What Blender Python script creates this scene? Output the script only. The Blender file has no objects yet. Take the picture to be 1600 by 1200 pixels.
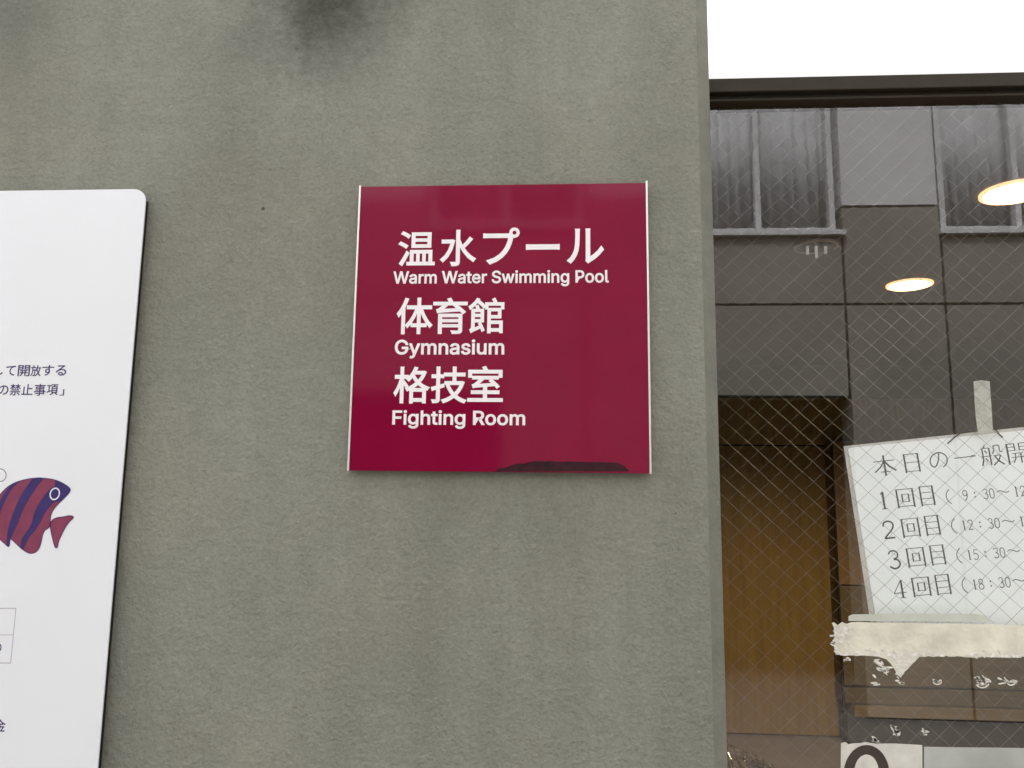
import bpy, bmesh, math, os, random
from mathutils import Vector, Matrix

random.seed(7)
scene = bpy.context.scene
COL = scene.collection
rad = math.radians

# ------------------------------------------------------------------ camera
PITCH, YAW, ROLL, FPX = rad(8.588), rad(3.695), rad(0.6975), 1244.0
CAM = Vector((0.0, -1.2, 1.55))
cp, sp, cy, sy = math.cos(PITCH), math.sin(PITCH), math.cos(YAW), math.sin(YAW)
FWD = Vector((-sy * cp, cy * cp, sp))
R0 = Vector((cy, sy, 0.0))
U0 = R0.cross(FWD)
RIGHT = math.cos(ROLL) * R0 + math.sin(ROLL) * U0
UP = -math.sin(ROLL) * R0 + math.cos(ROLL) * U0
cam_data = bpy.data.cameras.new('camera')
cam_data.sensor_fit = 'HORIZONTAL'
cam_data.sensor_width = 36.0
cam_data.lens = 36.0 * FPX / 1600.0
cam_data.clip_start = 0.02
cam_data.clip_end = 500.0
cam = bpy.data.objects.new('camera', cam_data)
COL.objects.link(cam)
m = Matrix((RIGHT, UP, -FWD)).transposed().to_4x4()
m.translation = CAM
cam.matrix_world = m
scene.camera = cam

# ------------------------------------------------------------------ light
SUN_EL, SUN_AZ = rad(56.0), rad(-18.0)      # azimuth measured from +Y towards +X
world = bpy.data.worlds.new('World')
scene.world = world
world.use_nodes = True
wt = world.node_tree
wt.nodes.clear()
wo = wt.nodes.new('ShaderNodeOutputWorld')
bg = wt.nodes.new('ShaderNodeBackground')
sky = wt.nodes.new('ShaderNodeTexSky')
sky.sky_type = 'NISHITA'
sky.sun_disc = False
sky.sun_elevation = SUN_EL
sky.sun_rotation = SUN_AZ
sky.dust_density = 4.0
sky.ozone_density = 1.0
hs = wt.nodes.new('ShaderNodeHueSaturation')
hs.inputs['Saturation'].default_value = 0.12
wt.links.new(sky.outputs[0], hs.inputs['Color'])
wt.links.new(hs.outputs[0], bg.inputs['Color'])
wt.links.new(bg.outputs[0], wo.inputs['Surface'])
bg.inputs['Strength'].default_value = 0.14
sun_d = bpy.data.lights.new('sun', 'SUN')
sun_d.energy = 2.4
sun_d.angle = rad(12)
sun_d.color = (1.0, 0.98, 0.95)
sun = bpy.data.objects.new('sun', sun_d)
COL.objects.link(sun)
sdir = Vector((math.sin(SUN_AZ) * math.cos(SUN_EL), math.cos(SUN_AZ) * math.cos(SUN_EL), math.sin(SUN_EL)))
sun.rotation_euler = (-sdir).to_track_quat('-Z', 'Y').to_euler()
sun.location = sdir * 30
scene.view_settings.view_transform = 'Standard'
scene.view_settings.look = 'None'
scene.view_settings.gamma = 1.0
scene.view_settings.use_curve_mapping = False
scene.view_settings.exposure = 2.15
scene.cycles.max_bounces = 10
scene.cycles.transparent_max_bounces = 16

# ------------------------------------------------------------------ helpers
def ray(px, py):
    return FWD + RIGHT * ((px - 800) / FPX) - UP * ((py - 600) / FPX)

def at(px, py, Y=0.0):
    """point of the photograph on the vertical plane y = Y"""
    d = ray(px, py)
    return CAM + d * ((Y - CAM.y) / d.y)

def at_z(px, py, Z):
    d = ray(px, py)
    return CAM + d * ((Z - CAM.z) / d.z)

def tag(o, label=None, cat=None, group=None, kind=None):
    if label: o['label'] = label
    if cat: o['category'] = cat
    if group: o['group'] = group
    if kind: o['kind'] = kind
    return o

def thing(name, label, cat, loc=(0, 0, 0), group=None):
    o = bpy.data.objects.new(name, None)
    o.empty_display_size = 0.1
    COL.objects.link(o)
    o.location = loc
    return tag(o, label, cat, group)

def obj(name, bm, mat, parent=None, smooth=False, bevel=0.0):
    """links bm (world coordinates) as one mesh; parented keeping its place"""
    bmesh.ops.recalc_face_normals(bm, faces=bm.faces[:])
    me = bpy.data.meshes.new(name)
    bm.to_mesh(me)
    bm.free()
    mats = mat if isinstance(mat, (list, tuple)) else [mat]
    for x in mats: me.materials.append(x)
    if smooth:
        for p in me.polygons: p.use_smooth = True
    o = bpy.data.objects.new(name, me)
    COL.objects.link(o)
    if parent:
        o.parent = parent
        off = Vector((0, 0, 0))
        q = parent
        while q:
            off += Vector(q.location)
            q = q.parent
        o.location = -off
    if bevel:
        b = o.modifiers.new('bevel', 'BEVEL')
        b.width = bevel; b.segments = 2; b.limit_method = 'ANGLE'
    return o

def box(bm, x0, x1, y0, y1, z0, z1):
    vs = [bm.verts.new((x, y, z)) for x in (x0, x1) for y in (y0, y1) for z in (z0, z1)]
    for f in ((0, 1, 3, 2), (4, 6, 7, 5), (0, 4, 5, 1), (2, 3, 7, 6), (0, 2, 6, 4), (1, 5, 7, 3)):
        bm.faces.new([vs[i] for i in f])

def bx(*a):
    bm = bmesh.new(); box(bm, *a); return bm

def prism_z(bm, pts, z0, z1):
    """plan outline pts (x,y) extruded in z"""
    lo = [bm.verts.new((x, y, z0)) for x, y in pts]
    hi = [bm.verts.new((x, y, z1)) for x, y in pts]
    n = len(pts)
    for i in range(n):
        bm.faces.new((lo[i], lo[(i + 1) % n], hi[(i + 1) % n], hi[i]))
    fs = [bm.faces.new(lo[::-1]), bm.faces.new(hi)]
    bmesh.ops.triangulate(bm, faces=fs)

def prism_y(bm, pts, y0, y1):
    """front outline pts (x,z) extruded in y"""
    a = [bm.verts.new((x, y0, z)) for x, z in pts]
    b = [bm.verts.new((x, y1, z)) for x, z in pts]
    n = len(pts)
    for i in range(n):
        bm.faces.new((a[i], a[(i + 1) % n], b[(i + 1) % n], b[i]))
    fs = [bm.faces.new(a[::-1]), bm.faces.new(b)]
    bmesh.ops.triangulate(bm, faces=fs)

def ribbon(bm, pts, w, y, y1=None):
    """flat stroke of width w through pts (x,z) at depth y (thickness to y1)"""
    n = len(pts)
    L, Rr = [], []
    for i in range(n):
        p = Vector(pts[i])
        if i == 0: t = Vector(pts[1]) - p
        elif i == n - 1: t = p - Vector(pts[-2])
        else: t = (Vector(pts[i + 1]) - p).normalized() + (p - Vector(pts[i - 1])).normalized()
        if t.length < 1e-9: t = Vector((1, 0))
        t.normalize()
        nn = Vector((-t.y, t.x)) * (w / 2)
        L.append(p + nn); Rr.append(p - nn)
    a = [bm.verts.new((q.x, y, q.y)) for q in L]
    b = [bm.verts.new((q.x, y, q.y)) for q in Rr]
    for i in range(n - 1):
        bm.faces.new((a[i], a[i + 1], b[i + 1], b[i]))

def poly(bm, pts, y):
    f = bm.faces.new([bm.verts.new((x, y, z)) for x, z in pts])
    bmesh.ops.triangulate(bm, faces=[f])

def tube(bm, pts, r, n=8):
    rings = []
    for i, p in enumerate(pts):
        p = Vector(p)
        a = Vector(pts[max(i - 1, 0)]); b = Vector(pts[min(i + 1, len(pts) - 1)])
        t = (b - a).normalized()
        s = t.cross(Vector((0, 1, 0)))
        if s.length < 1e-4: s = t.cross(Vector((1, 0, 0)))
        s.normalize(); u = s.cross(t)
        rings.append([bm.verts.new(p + (s * math.cos(2 * math.pi * k / n) + u * math.sin(2 * math.pi * k / n)) * r) for k in range(n)])
    for i in range(len(rings) - 1):
        for k in range(n):
            bm.faces.new((rings[i][k], rings[i][(k + 1) % n], rings[i + 1][(k + 1) % n], rings[i + 1][k]))
    bm.faces.new(rings[0][::-1]); bm.faces.new(rings[-1])

def smooth_pts(pts, n=4, closed=True):
    """Catmull-Rom through pts"""
    out = []
    N = len(pts)
    for i in range(N if closed else N - 1):
        g = lambda k: Vector(pts[k % N] if closed else pts[min(max(k, 0), N - 1)])
        p0, p1, p2, p3 = g(i - 1), g(i), g(i + 1), g(i + 2)
        for s in range(n):
            t = s / n
            out.append(tuple(0.5 * ((2 * p1) + (p2 - p0) * t + (2 * p0 - 5 * p1 + 4 * p2 - p3) * t * t + (3 * p1 - p0 - 3 * p2 + p3) * t ** 3)))
    if not closed: out.append(tuple(pts[-1]))
    return out

# ------------------------------------------------------------------ materials
def mat(name, col, rough=0.6, spec=0.5, metal=0.0, var=0.0, scale=20.0, bump=0.0, bscale=80.0, coat=0.0, emit=None, estr=0.0):
    mt = bpy.data.materials.new(name)
    mt.use_nodes = True
    nt = mt.node_tree
    p = nt.nodes['Principled BSDF']
    p.inputs['Base Color'].default_value = (*col, 1)
    p.inputs['Roughness'].default_value = rough
    p.inputs['Specular IOR Level'].default_value = spec
    p.inputs['Metallic'].default_value = metal
    p.inputs['Coat Weight'].default_value = coat
    p.inputs['Coat Roughness'].default_value = 0.02
    if emit:
        p.inputs['Emission Color'].default_value = (*emit, 1)
        p.inputs['Emission Strength'].default_value = estr
    tc = nt.nodes.new('ShaderNodeTexCoord')
    if var:
        nz = nt.nodes.new('ShaderNodeTexNoise')
        nz.inputs['Scale'].default_value = scale
        nz.inputs['Detail'].default_value = 6
        nt.links.new(tc.outputs['Object'], nz.inputs['Vector'])
        mr = nt.nodes.new('ShaderNodeMapRange')
        mr.inputs['From Min'].default_value = 0.3; mr.inputs['From Max'].default_value = 0.7
        mr.inputs['To Min'].default_value = 1 - var; mr.inputs['To Max'].default_value = 1 + var
        nt.links.new(nz.outputs['Fac'], mr.inputs['Value'])
        mx = nt.nodes.new('ShaderNodeVectorMath'); mx.operation = 'SCALE'
        mx.inputs[0].default_value = col
        nt.links.new(mr.outputs[0], mx.inputs['Scale'])
        nt.links.new(mx.outputs[0], p.inputs['Base Color'])
    if bump:
        nb = nt.nodes.new('ShaderNodeTexNoise')
        nb.inputs['Scale'].default_value = bscale
        nb.inputs['Detail'].default_value = 4
        nt.links.new(tc.outputs['Object'], nb.inputs['Vector'])
        bp = nt.nodes.new('ShaderNodeBump')
        bp.inputs['Strength'].default_value = bump
        bp.inputs['Distance'].default_value = 0.01
        nt.links.new(nb.outputs['Fac'], bp.inputs['Height'])
        nt.links.new(bp.outputs[0], p.inputs['Normal'])
    return mt

def stucco_material():
    mt = bpy.data.materials.new('stucco')
    mt.use_nodes = True
    nt = mt.node_tree
    N, L = nt.nodes, nt.links
    p = N['Principled BSDF']
    p.inputs['Roughness'].default_value = 0.85
    p.inputs['Specular IOR Level'].default_value = 0.08
    tc = N.new('ShaderNodeTexCoord')
    def noise(scale, detail, vec=None, rough=0.55, sc=(1, 1, 1), loc=(0, 0, 0)):
        mp = N.new('ShaderNodeMapping')
        mp.inputs['Scale'].default_value = sc
        mp.inputs['Location'].default_value = loc
        L.new(tc.outputs['Object'], mp.inputs['Vector'])
        n = N.new('ShaderNodeTexNoise')
        n.inputs['Scale'].default_value = scale
        n.inputs['Detail'].default_value = detail
        n.inputs['Roughness'].default_value = rough
        L.new(mp.outputs[0], n.inputs['Vector'])
        return n.outputs['Fac']
    def rng(v, a, b, c, d, smooth=False):
        r = N.new('ShaderNodeMapRange')
        if smooth: r.interpolation_type = 'SMOOTHSTEP'
        for k, x in zip(('From Min', 'From Max', 'To Min', 'To Max'), (a, b, c, d)): r.inputs[k].default_value = x
        L.new(v, r.inputs['Value'])
        return r.outputs[0]
    def math_(op, a, b):
        q = N.new('ShaderNodeMath'); q.operation = op
        for i, v in enumerate((a, b)):
            if isinstance(v, (int, float)): q.inputs[i].default_value = v
            else: L.new(v, q.inputs[i])
        return q.outputs[0]
    # broad tone: clouds of weathering, vertical rain streaks, fine grit
    big = rng(noise(2.6, 4, loc=(3.1, 0, 1.7)), 0.3, 0.7, 0.88, 1.12)
    streak = rng(noise(9, 3, sc=(1, 1, 0.12), loc=(5, 0, 2)), 0.35, 0.7, 0.93, 1.05)
    grit = rng(noise(150, 4, rough=0.7), 0.3, 0.7, 0.87, 1.13)
    mid = rng(noise(38, 4), 0.3, 0.7, 0.95, 1.05)
    v = math_('MULTIPLY', math_('MULTIPLY', big, streak), math_('MULTIPLY', grit, mid))
    # dark soot stain running down from above
    sx = at(505, 20, 0)
    sep = N.new('ShaderNodeSeparateXYZ'); L.new(tc.outputs['Object'], sep.inputs[0])
    warp = math_('MULTIPLY', math_('SUBTRACT', noise(9, 4, loc=(1, 1, 1)), 0.5), 0.16)
    dx = math_('DIVIDE', math_('SUBTRACT', math_('ADD', sep.outputs['X'], warp), sx.x), 0.14)
    dz = math_('DIVIDE', math_('SUBTRACT', math_('ADD', sep.outputs['Z'], math_('MULTIPLY', warp, 0.6)), sx.z + 0.08), 0.175)
    d = math_('SQRT', math_('ADD', math_('MULTIPLY', dx, dx), math_('MULTIPLY', dz, dz)), 0)
    d = math_('ADD', d, math_('MULTIPLY', math_('SUBTRACT', noise(55, 4), 0.5), 0.7))
    st = rng(d, 0.1, 1.5, 0.24, 1.0, True)
    # second, weaker one at the upper left corner
    s2 = at(-15, 20, 0)
    ex = math_('DIVIDE', math_('SUBTRACT', math_('ADD', sep.outputs['X'], warp), s2.x), 0.10)
    ez = math_('DIVIDE', math_('SUBTRACT', math_('ADD', sep.outputs['Z'], warp), s2.z), 0.2)
    e = math_('SQRT', math_('ADD', math_('MULTIPLY', ex, ex), math_('MULTIPLY', ez, ez)), 0)
    st2 = rng(e, 0.2, 1.4, 0.80, 1.0, True)
    # small dark chip
    s3 = at(411, 326, 0)
    fx = math_('SUBTRACT', sep.outputs['X'], s3.x); fz = math_('SUBTRACT', sep.outputs['Z'], s3.z)
    f = math_('SQRT', math_('ADD', math_('MULTIPLY', fx, fx), math_('MULTIPLY', fz, fz)), 0)
    st3 = rng(f, 0.0018, 0.0042, 0.35, 1.0, True)
    # sparse pinholes in the render coat
    vo = N.new('ShaderNodeTexVoronoi'); vo.inputs['Scale'].default_value = 17.0
    L.new(tc.outputs['Object'], vo.inputs['Vector'])
    sepc = N.new('ShaderNodeSeparateXYZ'); L.new(vo.outputs['Color'], sepc.inputs[0])
    pit = math_('MULTIPLY', rng(vo.outputs['Distance'], 0.012, 0.035, 1, 0, True), rng(sepc.outputs['X'], 0.55, 0.9, 0, 0.5))
    v = math_('MULTIPLY', v, math_('SUBTRACT', 1.0, pit))
    v = math_('MULTIPLY', v, math_('MULTIPLY', st, math_('MULTIPLY', st2, st3)))
    # hue: warm olive above, cooler grey-green patches
    mix = N.new('ShaderNodeMix'); mix.data_type = 'RGBA'
    L.new(rng(noise(3.4, 3, loc=(7, 2, 4)), 0.35, 0.65, 0, 1), mix.inputs['Factor'])
    mix.inputs[6].default_value = (0.253, 0.251, 0.208, 1)
    mix.inputs[7].default_value = (0.246, 0.252, 0.214, 1)
    sc = N.new('ShaderNodeVectorMath'); sc.operation = 'SCALE'
    L.new(mix.outputs[2], sc.inputs[0]); L.new(v, sc.inputs['Scale'])
    L.new(sc.outputs[0], p.inputs['Base Color'])
    # sprayed, orange-peel relief
    h = math_('ADD', math_('MULTIPLY', noise(95, 3), 1.0), math_('MULTIPLY', noise(230, 3, rough=0.6), 0.55))
    h = math_('ADD', h, math_('MULTIPLY', noise(30, 2), 0.8))
    bp = N.new('ShaderNodeBump')
    bp.inputs['Strength'].default_value = 0.75
    bp.inputs['Distance'].default_value = 0.004
    L.new(h, bp.inputs['Height'])
    L.new(bp.outputs[0], p.inputs['Normal'])
    return mt

def glass_material():
    """window glass: clear, with mirror reflection growing towards grazing angles"""
    mt = bpy.data.materials.new('window_glass')
    mt.use_nodes = True
    nt = mt.node_tree
    nt.nodes.clear()
    out = nt.nodes.new('ShaderNodeOutputMaterial')
    tr = nt.nodes.new('ShaderNodeBsdfTransparent')
    tr.inputs['Color'].default_value = (0.985, 0.99, 0.985, 1)
    gl = nt.nodes.new('ShaderNodeBsdfGlossy')
    gl.inputs['Roughness'].default_value = 0.0
    fr = nt.nodes.new('ShaderNodeFresnel')
    fr.inputs['IOR'].default_value = 1.6
    geo = nt.nodes.new('ShaderNodeNewGeometry')
    inv = nt.nodes.new('ShaderNodeMath'); inv.operation = 'SUBTRACT'; inv.inputs[0].default_value = 1.0
    nt.links.new(geo.outputs['Backfacing'], inv.inputs[1])
    mu = nt.nodes.new('ShaderNodeMath'); mu.operation = 'MULTIPLY'
    nt.links.new(fr.outputs[0], mu.inputs[0]); nt.links.new(inv.outputs[0], mu.inputs[1])
    mu2 = nt.nodes.new('ShaderNodeMath'); mu2.operation = 'MULTIPLY'; mu2.inputs[1].default_value = 1.6
    mu2.use_clamp = True
    nt.links.new(mu.outputs[0], mu2.inputs[0])
    mix = nt.nodes.new('ShaderNodeMixShader')
    nt.links.new(mu2.outputs[0], mix.inputs[0])
    nt.links.new(tr.outputs[0], mix.inputs[1]); nt.links.new(gl.outputs[0], mix.inputs[2])
    nt.links.new(mix.outputs[0], out.inputs['Surface'])
    return mt

def wood_material(name, col, rough=0.45, axis='Z'):
    mt = bpy.data.materials.new(name)
    mt.use_nodes = True
    nt = mt.node_tree
    p = nt.nodes['Principled BSDF']
    p.inputs['Roughness'].default_value = rough
    tc = nt.nodes.new('ShaderNodeTexCoord')
    mp = nt.nodes.new('ShaderNodeMapping')
    mp.inputs['Scale'].default_value = (14, 14, 1.2) if axis == 'Z' else (1.2, 14, 14)
    nt.links.new(tc.outputs['Object'], mp.inputs['Vector'])
    nz = nt.nodes.new('ShaderNodeTexNoise')
    nz.inputs['Scale'].default_value = 2.2; nz.inputs['Detail'].default_value = 6; nz.inputs['Distortion'].default_value = 0.6
    nt.links.new(mp.outputs[0], nz.inputs['Vector'])
    cr = nt.nodes.new('ShaderNodeValToRGB')
    cr.color_ramp.elements[0].position = 0.3; cr.color_ramp.elements[1].position = 0.72
    cr.color_ramp.elements[0].color = (col[0] * .88, col[1] * .86, col[2] * .83, 1)
    cr.color_ramp.elements[1].color = (col[0] * 1.15, col[1] * 1.15, col[2] * 1.1, 1)
    nt.links.new(nz.outputs['Fac'], cr.inputs[0]); nt.links.new(cr.outputs[0], p.inputs['Base Color'])
    return mt

M = {}
M['stucco'] = stucco_material()
M['glass'] = glass_material()
M['chamfer_shade'] = mat('smooth_chamfer_shade', (0.212, 0.212, 0.176), 0.8, 0.1, var=0.10, scale=22, bump=0.25, bscale=120)  # smoother chamfer face, with its shade put into the darker grey
M['white_board'] = mat('white_board', (0.81, 0.825, 0.86), 0.35, 0.4, var=0.012, scale=5)
M['maroon'] = mat('maroon', (0.212, 0.0045, 0.034), 0.07, 0.15, var=0.05, scale=12)
M['worn'] = mat('worn_board', (0.034, 0.007, 0.013), 0.5, 0.2, var=0.5, scale=70)
M['alu'] = mat('aluminium', (0.78, 0.74, 0.72), 0.38, 0.5, metal=0.85, var=0.05, scale=60)
M['letter'] = mat('letter_white', (0.88, 0.84, 0.86), 0.5, 0.3, var=0.03, scale=150)
M['indigo'] = mat('indigo_ink', (0.055, 0.035, 0.13), 0.45, 0.3, var=0.15, scale=90)
M['fish_red'] = mat('fish_red', (0.225, 0.040, 0.088), 0.45, 0.3, var=0.12, scale=45)
M['fish_blue'] = mat('fish_blue', (0.036, 0.021, 0.125), 0.45, 0.3, var=0.18, scale=60)
M['ink_grey'] = mat('ink_grey', (0.45, 0.43, 0.46), 0.5, 0.3, var=0.05, scale=50)
M['bubble'] = mat('bubble_ink', (0.22, 0.19, 0.22), 0.5, 0.3, var=0.05, scale=50)
M['fish_white'] = mat('fish_white', (0.72, 0.70, 0.82), 0.5, 0.3, var=0.03, scale=50)
M['bronze'] = mat('bronze_frame', (0.030, 0.024, 0.014), 0.5, 0.25, metal=0.0, var=0.12, scale=30)
M['bronze_dark'] = mat('bronze_groove', (0.018, 0.014, 0.008), 0.6, 0.3, var=0.1, scale=30)
M['lightbox'] = mat('backlit_acrylic', (0.85, 0.85, 0.85), 0.3, 0.4, emit=(1, 0.995, 0.985), estr=0.2, var=0.01)
M['wire'] = mat('wire', (0.19, 0.175, 0.145), 0.4, 0.5, metal=0.35, var=0.2, scale=40)
M['paper'] = mat('paper', (0.94, 0.97, 0.98), 0.55, 0.35, var=0.03, scale=18, bump=0.12, bscale=14)
M['sleeve'] = mat('plastic_sleeve', (0.60, 0.58, 0.55), 0.25, 0.5, var=0.08, scale=25)
M['ink'] = mat('black_ink', (0.055, 0.06, 0.06), 0.6, 0.3, var=0.35, scale=120)
M['cord'] = mat('black_cord', (0.012, 0.012, 0.012), 0.7, 0.3, var=0.2, scale=90)
M['clear_tape'] = mat('yellowed_tape', (0.50, 0.50, 0.44), 0.3, 0.5, var=0.3, scale=45, bump=0.4, bscale=60)
M['cream_tape'] = mat('cream_tape', (0.74, 0.71, 0.59), 0.5, 0.4, var=0.16, scale=28, bump=0.35, bscale=40)
M['residue'] = mat('tape_residue', (0.80, 0.77, 0.70), 0.6, 0.3, var=0.2, scale=120, bump=0.5, bscale=150)
M['sleeve_pale'] = mat('pale_plastic', (0.58, 0.60, 0.52), 0.3, 0.5, var=0.06, scale=40)
M['sticker'] = mat('sticker_paper', (0.68, 0.66, 0.60), 0.5, 0.3, var=0.12, scale=40)
M['sticker_grey'] = mat('sticker_grey', (0.44, 0.45, 0.42), 0.5, 0.3, var=0.14, scale=16)
M['sticker_dark'] = mat('sticker_dark', (0.06, 0.05, 0.038), 0.5, 0.3, var=0.15, scale=40)
M['door_wood'] = wood_material('door_wood', (0.19, 0.116, 0.031))
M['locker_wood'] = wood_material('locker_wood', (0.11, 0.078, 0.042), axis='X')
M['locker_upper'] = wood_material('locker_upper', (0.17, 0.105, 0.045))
M['door_dark'] = wood_material('door_head', (0.22, 0.145, 0.045))
M['locker_edge'] = wood_material('locker_edge', (0.17, 0.115, 0.055), axis='X')
M['locker_dark'] = mat('locker_plinth', (0.06, 0.065, 0.065), 0.5, var=0.1)
M['room_wall'] = mat('room_wall', (0.10, 0.085, 0.05), 0.8, 0.2, var=0.08, scale=4)
M['room_ceiling'] = mat('room_ceiling', (0.16, 0.155, 0.14), 0.85, 0.2, var=0.05, scale=4)
M['room_floor'] = mat('room_floor', (0.17, 0.14, 0.125), 0.5, 0.4, var=0.1, scale=5)
M['lamp'] = mat('lamp_glow', (1, 0.9, 0.75), 0.5, emit=(1.0, 0.88, 0.68), estr=3.2)
M['lamp_rim_halo'] = mat('lamp_rim_halo', (1, 0.7, 0.4), 0.5, emit=(1.0, 0.55, 0.25), estr=0.35)  # trim glows by itself, imitating the warm halo around a lit lamp
M['lamp_trim'] = mat('lamp_trim', (0.5, 0.48, 0.44), 0.4, var=0.05)
M['lamp_inside'] = mat('lamp_reflector', (0.05, 0.048, 0.04), 0.3, var=0.1)
M['lamp_tube'] = mat('lamp_tube', (0.85, 0.85, 0.82), 0.3, var=0.03, emit=(1, 0.95, 0.9), estr=0.04)  # faint glow added so the unlit tubes look pale
M['strand'] = mat('dry_strand', (0.13, 0.085, 0.045), 0.12, 0.9, var=0.5, scale=60)
M['asphalt'] = mat('paving', (0.13, 0.12, 0.115), 0.85, 0.3, var=0.15, scale=6, bump=0.3, bscale=90)
M['concrete'] = mat('facade_concrete', (0.25, 0.24, 0.215), 0.85, 0.2, var=0.12, scale=1.4)
M['concrete_joint'] = mat('facade_joint', (0.03, 0.028, 0.022), 0.9, 0.1, var=0.1)
M['panel_white'] = mat('facade_panel', (0.66, 0.65, 0.68), 0.7, 0.2, var=0.05, scale=2)
M['win_frame'] = mat('window_frame', (0.62, 0.62, 0.64), 0.45, 0.4, var=0.05)
M['curtain'] = mat('curtain_cloth', (0.50, 0.51, 0.53), 0.9, 0.1, var=0.10, scale=6)
M['dark_room'] = mat('dark_room', (0.02, 0.02, 0.018), 0.9, 0.1, var=0.1)
M['roof'] = mat('roof_gravel', (0.25, 0.25, 0.24), 0.9, 0.2, var=0.15)

# ------------------------------------------------------------------ the setting
bm = bmesh.new(); box(bm, -60, 60, -60, 0.05, -0.4, 0.0); box(bm, -60, 60, 5.3, 60, -0.4, 0.0)
tag(obj('ground', bm, M['asphalt']), kind='structure')
XA = at(1103, 640, 0).x           # arris between the wall face and its chamfer
CH = 0.0222
XR = XA + CH                      # reveal of the opening
G = 0.10                          # front face of the glass
XE = 1.75                         # right side of the opening
bm = bmesh.new()
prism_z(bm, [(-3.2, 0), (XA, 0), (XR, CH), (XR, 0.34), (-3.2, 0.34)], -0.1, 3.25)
wall = obj('stucco_wall', bm, [M['stucco'], M['chamfer_shade']], bevel=0.0018)
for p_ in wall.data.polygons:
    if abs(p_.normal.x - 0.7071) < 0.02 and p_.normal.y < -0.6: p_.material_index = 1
tag(wall, 'grey olive stucco wall with a chamfered edge beside the glass door', 'wall')
tag(obj('roof', bx(-3.4, 4.2, -0.05, 5.3, 3.251, 3.5), M['roof']), kind='structure')
tag(obj('wall_right', bx(XE, 4.0, 0.0, 0.34, -0.1, 3.25), M['stucco']), kind='structure')
tag(obj('wall_left', bx(-3.2, -3.0, 0.341, 5.0, -0.1, 3.25), M['room_wall']), kind='structure')
tag(obj('wall_side', bx(3.8, 4.0, 0.341, 5.0, -0.1, 3.25), M['room_wall']), kind='structure')
tag(obj('wall_back', bx(-2.999, 3.799, 4.9, 5.0, -0.1, 3.25), M['room_wall']), kind='structure')
tag(obj('ceiling', bx(-2.999, 3.799, 0.342, 4.899, 2.62, 2.7), M['room_ceiling']), kind='structure')
tag(obj('ceiling', bx(XR + .002, XE - .002, 0.201, 0.3415, 2.62, 2.7), M['room_ceiling']), kind='structure')
tag(obj('floor', bx(-2.999, 3.799, 0.051, 4.899, -0.1, -0.05), M['room_floor']), kind='structure')

# ------------------------------------------------------------------ lightbox over the entrance
zp = at(1350, 115.5, 0.072).z
lb = thing('lightbox_sign', 'blank white backlit panel above the brown door header', 'light box', (XR, 0.03, zp))
obj('panel', bx(XR + 0.001, XE - 0.001, 0.070, 0.085, zp, 3.249), M['lightbox'], lb, bevel=0.002)
obj('housing', bx(XR + 0.001, XE - 0.001, 0.0855, 0.20, zp + 0.0005, 3.249), M['bronze'], lb)

# ------------------------------------------------------------------ glass door
door = thing('glass_door', 'wired glass entrance door under a dark bronze header frame', 'glass door', (XR, G, 0))
z_b1 = at(1350, 139, 0.0735).z
z_b2 = at(1350, 161, 0.1).z
bm = bmesh.new()
box(bm, XR + 0.001, XE - 0.001, 0.0735, 0.1075, z_b1, zp - 0.0015)
hdr = obj('header', bm, M['bronze'], door, bevel=0.0015)
obj('groove', bx(XR + 0.001, XE - 0.001, 0.087, 0.1075, z_b1 - 0.006, z_b1 - 0.0005), M['bronze_dark'], hdr)
bm = bmesh.new()
box(bm, XR + 0.001, XE - 0.001, 0.084, 0.1075, z_b2, z_b1 - 0.0065)
box(bm, XR + 0.001, XR + 0.010, 0.074, 0.18, 0.012, z_b2 - 0.0005)
box(bm, XE - 0.06, XE - 0.001, 0.074, 0.18, 0.012, z_b2 - 0.0005)
box(bm, XR + 0.0105, XE - 0.0605, 0.074, 0.18, 0.012, 0.16)
obj('frame', bm, M['bronze'], door, bevel=0.001)
gx0, gx1, gz0, gz1 = XR + 0.0105, XE - 0.0605, 0.161, z_b2 - 0.001
pane = obj('pane', bx(gx0, gx1, G, G + 0.0068, gz0, gz1), M['glass'], door)
# diamond wire cast into the middle of the glass
def wires():
    bm = bmesh.new()
    DX, DZ, r, y = 0.0338, 0.0316, 0.00026, G + 0.0034
    o = at(1120 + 370 / 4.617, 440 + 1015 / 4.617, y)
    rng = random.Random(3)
    for s in (1, -1):
        slope = s * DZ / DX
        n0 = int((gx1 - gx0 + (gz1 - gz0) * DX / DZ) / DX) + 3
        for k in range(-n0, n0):
            xk = o.x + k * DX        # crosses z = o.z here
            a, b = gx0 + 0.002, gx1 - 0.002
            za, zb = o.z + slope * (a - xk), o.z + slope * (b - xk)
            pts = [(a, za), (b, zb)]
            if max(za, zb) < gz0 + 0.002 or min(za, zb) > gz1 - 0.002: continue
            def clip(x, z):
                z2 = min(max(z, gz0 + 0.002), gz1 - 0.002)
                return (xk + (z2 - o.z) / slope, z2)
            a, b = clip(*pts[0]), clip(*pts[1])
            if b[0] - a[0] < 0.004: continue
            n = max(2, int((b[0] - a[0]) / (DX / 2)))
            line = []
            for i in range(n + 1):
                t = i / n
                line.append((a[0] + (b[0] - a[0]) * t + rng.uniform(-1, 1) * 0.0004, y + s * 0.0004,
                             a[1] + (b[1] - a[1]) * t + rng.uniform(-1, 1) * 0.0004))
            tube(bm, line, r, 5)
    return bm
obj('wire_mesh', wires(), M['wire'], pane)

# ------------------------------------------------------------------ lettering
BF = bpy.data.fonts.load('<builtin>')
try:
    LATIN = bpy.data.fonts.load(os.path.join(bpy.utils.system_resource('DATAFILES', path='fonts'), 'Inter.woff2'))
except Exception:
    LATIN = BF

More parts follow.
